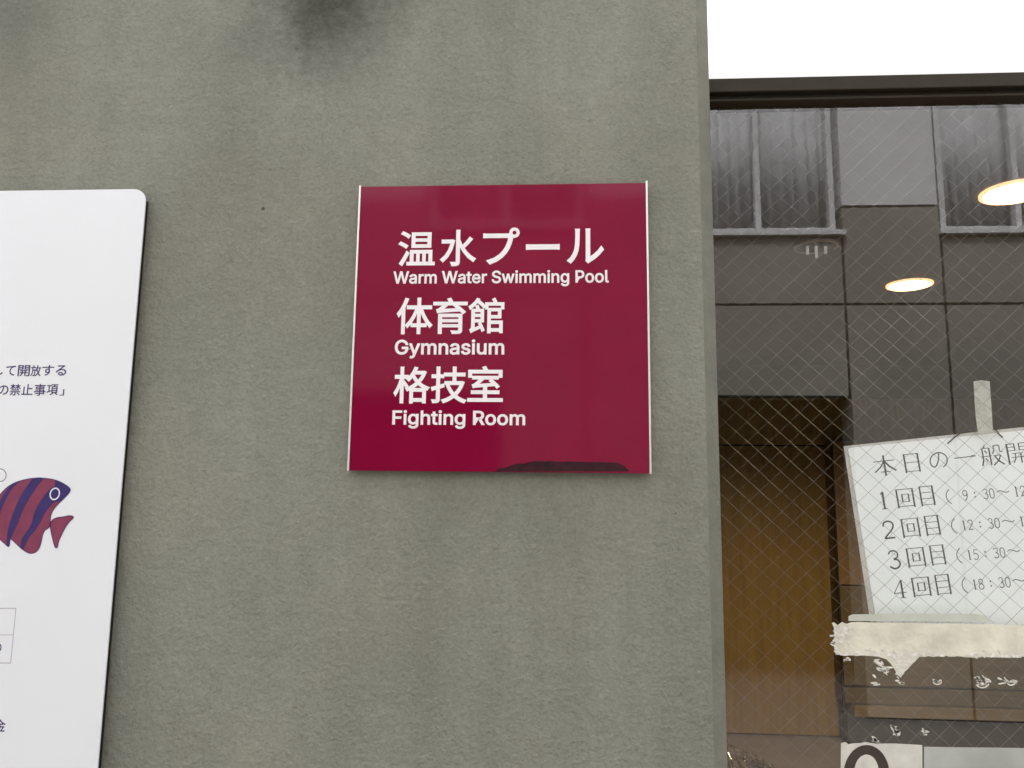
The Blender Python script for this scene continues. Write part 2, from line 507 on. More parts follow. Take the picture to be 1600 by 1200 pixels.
def text_verts(s, font, bold):
    """(verts, faces) of a line of text, x right, y up, emboldened by a bevel and flattened"""
    c = bpy.data.curves.new('text', 'FONT')
    c.body = s; c.font = font; c.size = 1.0
    c.resolution_u = 3
    c.bevel_depth = bold; c.bevel_resolution = 2
    o = bpy.data.objects.new('text', c)
    COL.objects.link(o)
    bpy.context.view_layer.update()
    me = bpy.data.meshes.new_from_object(o.evaluated_get(bpy.context.evaluated_depsgraph_get()))
    vs = [tuple(v.co) for v in me.vertices]; fs = [tuple(p.vertices) for p in me.polygons]
    bpy.data.objects.remove(o); bpy.data.curves.remove(c); bpy.data.meshes.remove(me)
    return vs, fs

def put_text(bm, s, px, Y, font=None, bold=0.018, cap=None, thick=0.00006):
    """text fitted to the photo's box px = (x0,y0,x1,y1) on the plane y = Y; with cap, y0..y1 is cap height to baseline"""
    vs, fs = text_verts(s, font or BF, bold)
    x0, y0, x1, y1 = px
    ym = (y0 + y1) / 2; xm = (x0 + x1) / 2
    X0, X1 = at(x0, ym, Y).x, at(x1, ym, Y).x
    Z1, Z0 = at(xm, y0, Y).z, at(xm, y1, Y).z
    a0, a1 = min(v[0] for v in vs), max(v[0] for v in vs)
    if cap:
        hv = [v[1] for v in text_verts('H', font or BF, bold)[0]]
        b0, b1 = min(hv), max(hv)
    else: b0, b1 = min(v[1] for v in vs), max(v[1] for v in vs)
    c1 = max(v[2] for v in vs) or 1.0
    nv = [bm.verts.new((X0 + (v[0] - a0) / (a1 - a0) * (X1 - X0), Y - 0.00025 - thick * (v[2] / c1 if c1 else 0),
                        Z0 + (v[1] - b0) / (b1 - b0) * (Z1 - Z0))) for v in vs]
    if font is None:
        for f in fs:
            try: bm.faces.new([nv[i] for i in f])
            except ValueError: pass
        return
    # latin outlines overlap: every facet on a depth of its own (hundredths of a millimetre), so strokes never share a plane
    for k, f in enumerate(fs):
        dy = Vector((0, -1.5e-5 * (k % 9), 0))
        bm.faces.new([bm.verts.new(nv[i].co + dy) for i in f])
    for v in nv: bm.verts.remove(v)

# ------------------------------------------------------------------ maroon direction sign
SY = -0.015                        # front face of the sign panel
c0, c1 = at(561.5, 290.7, SY), at(1019, 737, SY)
sx0, sx1 = c0.x, at(1015, 510, SY).x
sz1, sz0 = c0.z, at(780, 737.5, SY).z
sign = thing('direction_sign', 'square maroon sign with white Japanese and English room names on the stucco wall', 'sign', ((sx0 + sx1) / 2, 0, sz0))
obj('panel', bx(sx0 + 0.003, sx1 - 0.003, SY, SY + 0.004, sz0, sz1 - 0.001), M['maroon'], sign, bevel=0.0006)
obj('backing', bx(sx0 + 0.006, sx1 - 0.006, SY + 0.0041, -0.0005, sz0 + 0.016, sz1 - 0.008), M['bronze_dark'], sign)
for xa in (sx0, sx1 - 0.003):
    obj('edge_rail', bx(xa, xa + 0.0029, SY - 0.0012, SY + 0.008, sz0 - 0.0006, sz1 + (0.002 if xa > 0 else 0.0008)), M['alu'], sign, bevel=0.0005)
def lettering(parent, items, Y, material, **kw):
    bm = bmesh.new()
    for s, px in items: put_text(bm, s, px, Y, **kw)
    return obj('lettering', bm, material, parent)
lettering(sign, [('温', (622, 361, 680, 416)), ('水', (687.5, 359, 744.5, 416)), ('プ', (754.7, 355.5, 812, 413.5)),
                 ('ー', (821.7, 381.3, 874.5, 390.5)), ('ル', (885.5, 357, 943.8, 412))], SY, M['letter'], bold=0.016)
lettering(sign, [('体', (619.6, 465, 676.5, 522.5)), ('育', (676.5, 465, 730.5, 522)), ('館', (731.5, 465, 788, 521))], SY, M['letter'], bold=0.016)
lettering(sign, [('格', (615, 572.7, 672, 630.6)), ('技', (673, 572.7, 730, 630.6)), ('室', (730.5, 571.7, 786, 628))], SY, M['letter'], bold=0.016)
lettering(sign, [('Warm Water Swimming Pool', (614.5, 423, 951.5, 442.5))], SY, M['letter'], font=LATIN, bold=0.018, cap=True)
lettering(sign, [('Gymnasium', (617, 531, 788, 554))], SY, M['letter'], font=LATIN, bold=0.018, cap=True)
lettering(sign, [('Fighting Room', (613, 641.7, 820.7, 664))], SY, M['letter'], font=LATIN, bold=0.018, cap=True)

# film worn off along the lower edge, dark board showing through
WP = [(775, 736.6), (777, 733.5), (784, 731.6), (790, 731), (796, 728.5), (800, 726.3), (806, 725.2), (812, 724), (819, 724.4), (827, 723.2), (832, 720.8), (850, 721), (870, 721.2),
      (905, 721.6), (940, 722.4), (960, 723), (967, 723.2), (969, 726), (974, 726.5), (973, 729.5), (979, 730.5), (977, 732.5), (983, 733.6), (982, 736.6)]
bm = bmesh.new()
rp = random.Random(21)
WQ = []
for (a_, b_), (c_, d_) in zip(WP, WP[1:] + WP[:1]):
    n_ = max(1, int(abs(c_ - a_) / 3)) if min(b_, d_) < 736 else 1
    for i_ in range(n_):
        t_ = i_ / n_
        WQ.append((a_ + (c_ - a_) * t_, min(736.6, b_ + (d_ - b_) * t_ + (rp.uniform(-.9, .6) if i_ else 0))))
poly(bm, [(q.x, q.z) for q in (at(x, y, SY) for x, y in WQ)], SY - 0.0003)
obj('worn_patch', bm, M['worn'], sign)

# ------------------------------------------------------------------ white notice board with a fish
BY = -0.017
bxr = at(208, 540, BY).x; bzt = at(120, 296.5, BY).z
bxl, bzb = bxr - 0.92, bzt - 1.18
def rounded(x0, x1, z0, z1, r, n=8):
    pts = []
    for cx, cz, a0 in ((x1 - r, z1 - r, 0), (x0 + r, z1 - r, 90), (x0 + r, z0 + r, 180), (x1 - r, z0 + r, 270)):
        for k in range(n + 1):
            a = rad(a0 + 90 * k / n)
            pts.append((cx + r * math.cos(a), cz + r * math.sin(a)))
    return pts
board = thing('notice_board', 'white round cornered notice board with a purple striped fish', 'notice board', ((bxl + bxr) / 2, 0, bzb))
bm = bmesh.new(); prism_y(bm, rounded(bxl, bxr, bzb, bzt, 0.021), BY, BY + 0.003)
obj('panel', bm, M['white_board'], board, bevel=0.0007)
obj('backing', bx(bxl + 0.012, bxr - 0.004, BY + 0.0031, -0.0005, bzb + 0.012, bzt - 0.016), M['bronze_dark'], board)  # its dark side stands in for the shadow along the board's right edge
lettering(board, [('し', (-10, 571.5, 5, 587)), ('て', (9.5, 571.5, 24.5, 587)), ('開', (28, 570.5, 47, 588)), ('放', (48, 570.5, 64.5, 588)),
                  ('す', (66, 570.5, 84.5, 587)), ('る', (87, 570.5, 104, 587))], BY, M['indigo'], bold=0.012)
lettering(board, [('の', (-3, 602, 13.5, 617)), ('禁', (15.5, 600, 32.5, 618)), ('止', (34, 600, 51.5, 617)), ('事', (53.5, 600, 71.5, 618.5)),
                  ('項', (73, 600.5, 91, 617.5)), ('」', (93.5, 608, 100.5, 618))], BY, M['indigo'], bold=0.012)
lettering(board, [('金', (-9, 1124, 9, 1143))], BY, M['indigo'], bold=0.014)
lettering(board, [('0', (-5.5, 1006, 2.5, 1018))], BY, M['indigo'], font=LATIN, bold=0.012)
def fp(pts, Y):            # fish drawing coordinates -> board plane
    return [(q.x, q.z) for q in (at(x / 7.06, 720 + y / 7.06, Y) for x, y in pts)]
body = [(-120, 520), (-60, 440), (0, 375), (60, 310), (130, 260), (220, 222), (340, 195), (450, 190), (560, 200), (650, 225), (720, 262), (765, 295),
        (778, 325), (750, 370), (680, 440), (620, 500), (580, 560), (562, 610), (556, 660), (552, 720), (525, 750), (500, 765), (475, 810), (460, 880),
        (440, 950), (405, 1000), (350, 1022), (300, 1010), (240, 970), (180, 915), (122, 862), (110, 890), (104, 940), (88, 945), (60, 920),
        (0, 865), (-60, 800), (-130, 740), (-170, 640)]
fin = [(556, 690), (590, 645), (640, 625), (700, 618), (760, 605), (800, 610), (812, 630), (770, 670), (720, 740), (680, 820), (650, 890), (637, 950),
       (618, 962), (600, 930), (580, 850), (562, 770)]
s_head = [(610, 212), (660, 230), (720, 264), (763, 297), (776, 325), (750, 368), (680, 438), (600, 458), (540, 520), (490, 590), (445, 680), (395, 760),
          (335, 830), (292, 900), (262, 975), (228, 955), (240, 870), (290, 790), (345, 700), (372, 600), (415, 500), (475, 405), (540, 325), (610, 270)]
s_mid = [(370, 193), (480, 191), (425, 265), (378, 335), (320, 420), (270, 510), (230, 600), (190, 700), (150, 790), (118, 858), (103, 940), (75, 930),
         (82, 800), (110, 680), (150, 570), (200, 450), (255, 345), (310, 265)]
s_left = [(225, 222), (160, 280), (95, 370), (40, 480), (0, 590), (-35, 700), (-70, 690), (-45, 560), (0, 455), (45, 365), (95, 300), (135, 258)]
fish = None
bm = bmesh.new()
poly(bm, smooth_pts(fp(body, BY), 3), BY - 0.0002)
poly(bm, smooth_pts(fp(fin, BY), 3), BY - 0.00022)
fish = obj('fish_picture', bm, M['fish_red'], board)
bm = bmesh.new()
for s in (s_head, s_mid, s_left): poly(bm, smooth_pts(fp(s, BY), 3), BY - 0.0004)
for s in (body, fin):
    o = smooth_pts(fp(s, BY), 3); ribbon(bm, o + o[:1], 0.0011, BY - 0.0005)
obj('stripes', bm, M['fish_blue'], fish)
def ring(bm, cx, cy, rx, ry, rot, w, Y):
    pts = []
    for k in range(33):
        a = 2 * math.pi * k / 32
        u, v = rx * math.cos(a), ry * math.sin(a)
        pts.append((cx + u * math.cos(rot) - v * math.sin(rot), cy + u * math.sin(rot) + v * math.cos(rot)))
    ribbon(bm, fp(pts, BY), w, Y)
bm = bmesh.new(); ring(bm, 607, 365, 49, 64, rad(20), 0.0021, BY - 0.0007)
obj('eye_ring', bm, M['fish_white'], fish)
bm = bmesh.new(); ring(bm, 2, 158, 66, 70, 0, 0.0014, BY - 0.0002)
obj('bubble_ring', bm, M['bubble'], board)
bm = bmesh.new()
def pl(a, b, w):
    p, q = at(*a, BY), at(*b, BY); ribbon(bm, [(p.x, p.z), (q.x, q.z)], w, BY - 0.0002)
pl((-160, 950.5), (25.5, 950.5), 0.0012); pl((-160, 992), (21, 992), 0.0009); pl((-160, 1036), (17, 1036), 0.0012); pl((25, 950.8), (16.8, 1036.3), 0.0011)
obj('table_lines', bm, M['ink_grey'], board)

# ------------------------------------------------------------------ hours sheet hanging inside the glass
PY = G + 0.022
O = at(1325, 700, PY)
ANG = rad(6.3)
EU = Vector((math.cos(ANG), 0, math.sin(ANG))); EV = Vector((math.sin(ANG), 0, -math.cos(ANG)))
def pp(u, v, y=PY):
    q = O + EU * u + EV * v
    return (q.x, q.z)
PW, PH = 0.42, 0.297
sheet = thing('hours_sheet', 'tilted white sheet of session times hanging behind the wired glass', 'paper notice', tuple(O))
bm = bmesh.new(); prism_y(bm, [pp(0, 0), pp(PW, 0), pp(PW, PH), pp(0, PH)], PY, PY + 0.0008)
obj('paper', bm, M['paper'], sheet)
bm = bmesh.new(); prism_y(bm, [pp(-0.006, -0.0035), pp(PW + 0.004, -0.006), pp(PW + 0.004, PH + .004), pp(-0.009, PH + .004)], PY + 0.0012, PY + 0.002)
obj('sleeve', bm, M['sleeve'], sheet)
# brush-like Mincho strokes: thin horizontals, heavy verticals (unit box, y up)
GL = {
 '本': [([(.04, .72), (.96, .73)], .035), ([(.5, 1), (.5, 0)], .085), ([(.49, .72), (.33, .45), (.04, .2)], .06), ([(.51, .72), (.7, .45), (.98, .22)], .075), ([(.3, .2), (.7, .2)], .035)],
 '日': [([(.14, .98), (.14, 0)], .085), ([(.86, .98), (.86, 0)], .085), ([(.14, .95), (.86, .95)], .035), ([(.14, .52), (.86, .52)], .03), ([(.14, .06), (.86, .06)], .03)],
 'の': [([(.55, .86), (.5, .55), (.38, .25), (.24, .12), (.1, .25), (.08, .5), (.2, .74), (.42, .88), (.65, .88), (.86, .72), (.92, .48), (.84, .24), (.66, .08)], .06)],
 '一': [([(.02, .5), (.98, .52)], .05), ([(.8, .58), (.98, .52)], .06)],
 '般': [([(.26, 1), (.2, .86)], .05), ([(.12, .84), (.12, .3), (.03, .03)], .06), ([(.42, .84), (.42, .04)], .065), ([(.12, .84), (.42, .84)], .03), ([(.03, .45), (.5, .47)], .03), ([(.22, .74), (.3, .6)], .05), ([(.22, .38), (.3, .22)], .05),
        ([(.62, .92), (.62, .7), (.54, .54)], .05), ([(.62, .92), (.86, .92), (.86, .66), (.98, .62)], .045), ([(.56, .46), (.88, .47)], .035), ([(.88, .47), (.76, .22), (.52, .02)], .055), ([(.62, .44), (.76, .2), (.98, .02)], .065)],
 '開': [([(.08, .98), (.08, 0)], .08), ([(.92, .98), (.92, .03)], .08), ([(.08, .96), (.4, .96)], .03), ([(.6, .96), (.92, .96)], .03), ([(.4, .96), (.4, .62)], .055), ([(.6, .96), (.6, .62)], .055), ([(.08, .8), (.4, .8)], .025), ([(.6, .8), (.92, .8)], .025), ([(.08, .64), (.4, .64)], .025), ([(.6, .64), (.92, .64)], .025),
        ([(.26, .5), (.74, .5)], .03), ([(.2, .32), (.8, .32)], .03), ([(.4, .5), (.38, .25), (.26, .06)], .05), ([(.62, .5), (.62, .04)], .06)],
 '回': [([(.08, .97), (.08, 0)], .085), ([(.92, .97), (.92, 0)], .085), ([(.08, .95), (.92, .95)], .035), ([(.08, .08), (.92, .08)], .035), ([(.34, .7), (.34, .28)], .07), ([(.68, .7), (.68, .28)], .07), ([(.34, .69), (.68, .69)], .03), ([(.34, .31), (.68, .31)], .03)],
 '目': [([(.18, .98), (.18, 0)], .08), ([(.84, .98), (.84, 0)], .085), ([(.18, .96), (.84, .96)], .035), ([(.18, .66), (.84, .66)], .03), ([(.18, .36), (.84, .36)], .03), ([(.18, .06), (.84, .06)], .03)],
 '1': [([(.5, 1), (.5, 0)], .14), ([(.3, .86), (.5, .97)], .07), ([(.28, .02), (.74, .02)], .05)],
 '2': [([(.12, .72), (.2, .92), (.5, 1), (.8, .9), (.84, .68), (.66, .46), (.3, .2), (.12, .04)], .1), ([(.12, .05), (.88, .05)], .11)],
 '3': [([(.14, .82), (.3, .98), (.62, .98), (.8, .82), (.74, .62), (.46, .53)], .09), ([(.46, .53), (.76, .46), (.88, .26), (.74, .06), (.42, 0), (.12, .14)], .11)],
 '4': [([(.68, 1), (.68, 0)], .12), ([(.66, .98), (.08, .3)], .05), ([(.06, .29), (.94, .29)], .05), ([(.48, .02), (.88, .02)], .045)],
 '5': [([(.24, 1), (.2, .55)], .06), ([(.22, .97), (.82, .97)], .09), ([(.2, .55), (.5, .63), (.8, .5), (.86, .28), (.7, .06), (.4, 0), (.12, .12)], .1)],
 '8': [([(.5, .54), (.22, .66), (.22, .88), (.5, 1), (.78, .88), (.76, .66), (.5, .54), (.16, .4), (.14, .12), (.5, 0), (.86, .12), (.84, .4), (.5, .54)], .095)],
 '9': [([(.82, .66), (.6, .46), (.28, .5), (.14, .74), (.28, .96), (.6, 1), (.84, .8), (.82, .4), (.6, .08), (.24, .02)], .1)],
 '0': [([(.5, 1), (.2, .84), (.12, .5), (.2, .16), (.5, 0), (.8, .16), (.88, .5), (.8, .84), (.5, 1)], .1)],
 '(': [([(.7, 1.05), (.42, .8), (.32, .5), (.42, .2), (.7, -.05)], .07)],
 '~': [([(.0, .5), (.22, .68), (.5, .55), (.78, .4), (1, .55)], .08)],
 ':': [([(.5, .78), (.5, .62)], .17), ([(.5, .34), (.5, .18)], .17)],
}
def glyph(bm, ch, cx, cy, w, h, y):
    """glyph centred on the photo point (cx,cy), w x h photo pixels, turned with the sheet"""
    k = 1.322 / FPX * 1.0
    c = at(cx, cy, PY)
    for pts, sw in GL[ch]:
        q = []
        pl_ = smooth_pts(pts, 4, False) if len(pts) > 3 else pts
        for u, v in pl_:
            p = c + EU * ((u - .5) * w * k) - EV * ((v - .5) * h * k)
            q.append((p.x, p.z))
        ribbon(bm, q, sw * (w * .5 + h * .5) * k * 1.0, y)
bm = bmesh.new()
for ch, x, y, w, h in (('本', 1382, 727.5, 34, 31), ('日', 1424.5, 723, 28, 29), ('の', 1466.5, 718.5, 30, 27), ('一', 1507.5, 714.5, 33, 20), ('般', 1549.5, 711, 34, 32), ('開', 1590, 708, 34, 32)):
    glyph(bm, ch, x, y, w, h, PY - 0.0003)
obj('lettering', bm, M['ink'], sheet)
for k, (num, t1, t2) in enumerate((('1', ' 9:30', '12'), ('2', '12:30', '15'), ('3', '15:30', '18'), ('4', '18:30', '21'))):
    dx, dy = 8.3 * k, 46.2 * k
    bm = bmesh.new()
    glyph(bm, num, 1380.5 + dx, 782 + dy, 20 if num != '1' else 18, 26, PY - 0.0003)
    glyph(bm, '回', 1414.5 + dx, 778 + dy, 28, 29, PY - 0.0003)
    glyph(bm, '目', 1448 + dx, 774.5 + dy, 28, 30, PY - 0.0003)
    glyph(bm, '(', 1481.5 + dx, 776 + dy, 16, 20, PY - 0.0003)
    X = [1498, 1508, 1523, 1539.5, 1549.5]
    for c_, xx in zip(t1, X):
        if c_ != ' ': glyph(bm, c_, xx + dx, 774 - (xx - 1508) * .075 + dy, 8.5, 14.5, PY - 0.0003)
    glyph(bm, '~', 1567 + dx, 768.5 + dy, 18, 12, PY - 0.0003)
    for c_, xx in zip(t2, (1588, 1598)): glyph(bm, c_, xx + dx, 768 - (xx - 1588) * .075 + dy, 8.5, 15, PY - 0.0003)
    obj('lettering', bm, M['ink'], sheet)
bm = bmesh.new()
def cord(pxs):
    tube(bm, [tuple(at(x, y, PY - 0.002)) for x, y in pxs], 0.0010, 6)
cord([(1480.5, 693), (1489, 685.5), (1500, 677), (1516, 669.5), (1533, 664)])
cord([(1567, 683.5), (1561, 678), (1555, 670), (1548, 665), (1536, 663)])
obj('hanging_cord', bm, M['cord'], sheet)

# tape that holds the cord, stuck on the inside of the glass
def strip(name, label, cat, pts, y0, y1, material, **kw):
    bm = bmesh.new()
    prism_y(bm, [(q.x, q.z) for q in (at(x, y, y0) for x, y in pts)], y0, y1)
    return tag(obj(name, bm, material), label, cat, **kw)
strip('tape_strip', 'short vertical strip of yellowed tape above the hanging hours sheet', 'tape',
      [(1521.5, 596), (1534, 594), (1546.5, 596), (1548, 620), (1550, 650), (1551.5, 673), (1542, 678), (1528, 676.5), (1524, 640)], G + 0.0078, G + 0.009, M['clear_tape'])
# torn cream tape across the door glass
ct = thing('torn_tape', 'wide band of torn cream tape stuck across the glass below the sheet', 'tape', tuple(at(1450, 1000, G)))
rt = random.Random(11)
top = [(1300, 974), (1303, 972), (1309, 977), (1316, 972), (1323, 975), (1330, 972.5)] + [(x, 972 + rt.uniform(-.8, .8) + (x - 1340) * .016) for x in range(1342, 1640, 14)]
bot = [(1640, 1028)] + [(x, 1027.5 - (1600 - x) * .012 + rt.uniform(-1.6, 1.2)) for x in range(1626, 1440, -7)] + [(1437, 1026), (1430, 1033), (1424, 1039), (1418, 1046), (1411, 1052), (1408, 1059), (1403, 1055), (1398, 1046), (1392, 1037), (1385, 1030), (1372, 1026), (1352, 1024.5), (1330, 1023.5), (1306, 1023)]
lft = [(1303, 1012), (1304.5, 1003), (1302, 992), (1303, 982)]
bm = bmesh.new(); prism_y(bm, [(q.x, q.z) for q in (at(x, y, G - .0012) for x, y in top + bot + lft)], G - .0012, G - .0001)
obj('band', bm, M['cream_tape'], ct)
def scraps(bm, spots, y):
    for x, y_, w, h, n in spots:
        for k in range(n):
            cx, cy = x + rt.uniform(-w, w), y_ + rt.uniform(-h, h)
            L, ww, a = rt.uniform(2, 8), rt.uniform(.7, 2.4), rt.choice([rt.uniform(.3, 1.1), rt.uniform(-.2, .2)])
            pts = []
            for i in range(7):
                b = 2 * math.pi * i / 7
                u, v = L * math.cos(b) * rt.uniform(.6, 1.1), ww * math.sin(b) * rt.uniform(.6, 1.2)
                pts.append((cx + u * math.cos(a) - v * math.sin(a), cy + u * math.sin(a) + v * math.cos(a)))
            poly(bm, [(q.x, q.z) for q in (at(p[0], p[1], y) for p in pts)], y)
bm = bmesh.new()
# brighter frayed edge and flakes hanging under the band
for x in range(1306, 1640, 6):
    if rt.random() < .75:
        h = rt.uniform(2, 7); y0 = 1024 + (x - 1306) * .012 - h
        poly(bm, [(q.x, q.z) for q in (at(*p, G - .0015) for p in ((x, y0 + rt.uniform(0, 3)), (x + rt.uniform(3, 9), y0 + rt.uniform(0, 2)), (x + 8, y0 + h), (x + 1, y0 + h + rt.uniform(-.5, .8))))], G - .0015 - rt.uniform(0, .0003))
for k in range(70):
    x = rt.uniform(1302, 1328) if k < 26 else rt.uniform(1330, 1640)
    y0 = rt.uniform(975, 1022) if k < 26 else 1024 + (x - 1306) * .012 - rt.uniform(1, 9)
    scraps(bm, [(x, y0, 1, 1, 1)], G - .0014 - rt.uniform(0, .0004))
for k in range(46):
    t = rt.random(); y0 = 1021 + 32 * t
    scraps(bm, [(rt.uniform(1386 + 20 * t, 1436 - 27 * t), y0, 1, 1, 1)], G - .0014 - rt.uniform(0, .0004))
for k in range(14):
    t = rt.random(); scraps(bm, [(1366 + 20 * t, 1028 + 22 * t, 1.5, 1.5, 1)], G - .0014 - rt.uniform(0, .0004))
scraps(bm, [(1306, 990, 5, 14, 9), (1320, 985, 12, 8, 5), (1322, 1032, 3, 4, 3), (1374, 1040, 9, 9, 7), (1384, 1048, 5, 5, 4), (1404, 1060, 5, 8, 5), (1410, 1068, 4, 2, 2), (1356, 1062, 20, 10, 3)], G - .0016)
obj('frayed_edge', bm, M['residue'], ct)
for cx, cy, r, extra, lab in ((1464.5, 1064, 7, (1466, 1063, 5, 3, 3), 'small bright curl of tape residue left of the bigger fuzzy one under the torn band'),
                              (1535, 1067, 10, (1535, 1064, 12, 7, 14), 'largest fuzzy tuft of white tape residue under the torn band'),
                              (1580, 1066, 6, (1576, 1064, 14, 6, 8), 'thin scratchy trail of tape residue right of the largest tuft')):
    bm = bmesh.new()
    pts = [(cx + r * math.cos(rad(a)), cy + r * .75 * math.sin(rad(a))) for a in range(10, 175, 15)]
    ribbon(bm, [(q.x, q.z) for q in (at(*p, G - .0004) for p in pts)], .0018, G - .0004)
    scraps(bm, [extra], G - .0005)
    tag(obj('tape_residue', bm, M['residue']), lab, 'tape residue', 'bits of tape residue on the glass')
ps = strip('plastic_strip', 'thin pale green plastic strip with a rounded end above the torn cream tape', 'plastic strip',
      [(1326, 963), (1332, 960), (1420, 958.8), (1500, 959), (1528, 959.5), (1538, 962), (1545, 966), (1549, 970), (1545, 971.6), (1500, 971), (1420, 970.5), (1326, 970.3)], G - .002, G - .0013, M['sleeve_pale'])

# stickers at the bottom of the glass
st = thing('round_sticker', 'worn white sticker with a pale disc inside a dark ring', 'sticker', tuple(at(1378, 1190, G)))
bm = bmesh.new()
prism_y(bm, [(q.x, q.z) for q in (at(x, y, G - .0008) for x, y in [(1314, 1161), (1322, 1160), (1326, 1163), (1334, 1161), (1345, 1161), (1352, 1159), (1358, 1160.5), (1368, 1162), (1400, 1162), (1441, 1164.5), (1442, 1290), (1313, 1290)])], G - .0008, G - .0001)
obj('label_paper', bm, M['sticker'], st)
def disc(bm, cx, cy, r, y, n=40, r2=None):
    pts = [(cx + r * math.cos(2 * math.pi * k / n), cy + (r2 or r) * math.sin(2 * math.pi * k / n)) for k in range(n)]
    poly(bm, [(q.x, q.z) for q in (at(*p, y) for p in pts)], y)
bm = bmesh.new(); disc(bm, 1354, 1211, 36, G - .0011, r2=47); rg = obj('ring', bm, M['sticker_dark'], st)
bm = bmesh.new(); disc(bm, 1354, 1206, 19, G - .0014, r2=27); obj('disc', bm, M['sticker'], rg)
strip('glass_label', 'blank grey label at the bottom of the door glass', 'label',
      [(1444, 1167), (1500, 1168), (1560, 1168.5), (1640, 1170), (1640, 1290), (1444, 1290)], G - .0008, G - .0001, M['sticker_grey'])
for sp_, lab in (([(1397, 1139, 4, 5, 9), (1402, 1146, 4, 4, 7)], 'bright fleck of sticker residue above the round sticker'),
                 ([(1366, 1156, 4, 3.5, 7)], 'small fleck of residue touching the top edge of the round sticker'),
                 ([(1444, 1146, 2, 5, 5)], 'narrow fleck of residue above the blank grey label')):
    bm = bmesh.new(); scraps(bm, sp_, G - .0005)
    tag(obj('sticker_residue', bm, M['residue']), lab, 'sticker residue', 'flecks of sticker residue on the glass')

# ------------------------------------------------------------------ inside: door, locker, ceiling lights
DY = 4.86
dx1, dzt = at(1298, 697, DY).x, at(1200, 697, DY).z
wd = thing('wooden_door', 'brown wooden door on the far wall inside the entrance', 'door', (dx1 - 0.9, DY, -0.05))
obj('leaf', bx(dx1 - 1.9, dx1 + 0.4, DY, DY + 0.035, -0.04, dzt), M['door_wood'], wd, bevel=0.003)
obj('frame', bx(dx1 - 2.0, dx1 + 0.9, DY + 0.0355, DY + 0.0395, -0.0495, dzt + 0.02), M['bronze_dark'], wd)
obj('surround', bx(dx1 - 2.0, dx1 + 2.2, DY + 0.002, DY + 0.035, dzt + 0.012, dzt + 0.36), M['door_dark'], wd, bevel=0.004)

LY = 4.66
lx0 = at(1316, 1000, LY).x
zt = lambda y: at(1450, y, LY).z
lk = thing('shoe_locker', 'low brown wooden shoe locker standing behind the glass door', 'locker', (lx0 + 0.7, LY, -0.05))
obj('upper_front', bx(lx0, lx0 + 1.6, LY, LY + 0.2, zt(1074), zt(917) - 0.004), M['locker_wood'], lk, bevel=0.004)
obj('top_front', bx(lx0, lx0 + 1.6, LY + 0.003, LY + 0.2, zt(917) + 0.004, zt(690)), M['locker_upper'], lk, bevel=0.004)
obj('seam', bx(lx0 - 0.012, lx0 - 0.001, LY - 0.001, LY + 0.02, -0.049, zt(693)), M['bronze_dark'], lk)
obj('lower_front', bx(lx0, lx0 + 1.6, LY - 0.004, LY + 0.2, zt(1102), zt(1077.5)), M['locker_wood'], lk, bevel=0.003)
obj('ledge', bx(lx0 + 0.05, lx0 + 1.6, LY - 0.03, LY + 0.19, zt(1122), zt(1104)), M['locker_edge'], lk, bevel=0.004)
obj('plinth', bx(lx0 + 0.02, lx0 + 1.6, LY + 0.03, LY + 0.19, -0.0495, zt(1122) - .001), M['locker_dark'], lk)

CZ = 2.62
def ceiling_light(px, py, diam, lit, label):
    c = at_z(px, py, CZ - 0.004)
    t = thing('ceiling_light', label, 'ceiling light', (c.x, c.y, CZ), group='round ceiling lights inside the entrance')
    def lathe(prof, n=32):
        bm = bmesh.new()
        rings = [[bm.verts.new((c.x + r * math.cos(2 * math.pi * k / n), c.y + r * math.sin(2 * math.pi * k / n), z)) for k in range(n)] for r, z in prof]
        for i in range(len(rings) - 1):
            for k in range(n):
                bm.faces.new((rings[i][k], rings[i][(k + 1) % n], rings[i + 1][(k + 1) % n], rings[i + 1][k]))
        return bm, rings
    R_ = diam / 2
    bm, _ = lathe([(R_ + 0.012, CZ - 0.001), (R_ + 0.012, CZ - 0.008), (R_, CZ - 0.010), (R_, CZ - 0.001)])
    obj('trim', bm, M['lamp_rim_halo'] if lit else M['lamp_trim'], t, smooth=False)
    bm, rings = lathe([(R_ - 0.001, CZ - 0.006), (R_ * .6, CZ - (0.016 if lit else 0.0045)), (R_ * .2, CZ - (0.02 if lit else 0.004))])
    bm.faces.new(rings[-1])
    obj('diffuser' if lit else 'reflector', bm, M['lamp'] if lit else M['lamp_inside'], t, smooth=True)
    if lit:
        ld = bpy.data.lights.new('lamp_light', 'SPOT')
        ld.energy = 58; ld.color = (1, 0.80, 0.52); ld.spot_size = rad(150); ld.spot_blend = 0.6; ld.shadow_soft_size = R_
        lo = bpy.data.objects.new('lamp_light', ld); COL.objects.link(lo); lo.location = (0, 0, -0.03); lo.parent = t
    else:
        for dx_, h in ((-0.035, 0.035), (0.0, 0.05), (0.038, 0.032)):
            bm = bmesh.new()
            tube(bm, [(c.x + dx_, c.y, CZ - 0.004), (c.x + dx_, c.y, CZ - h), (c.x + dx_, c.y, CZ - h - 0.003)], 0.006, 8)
            obj('tube_lamp', bm, M['lamp_tube'], t)
    return t
ceiling_light(1588, 300, 0.20, True, 'brightest warm ceiling light nearest the glass at the right')
ceiling_light(1421, 445, 0.185, True, 'smaller lit ceiling light deeper inside, left of the brightest one')
ceiling_light(1275, 385, 0.155, False, 'unlit ceiling light with three bare tubes')

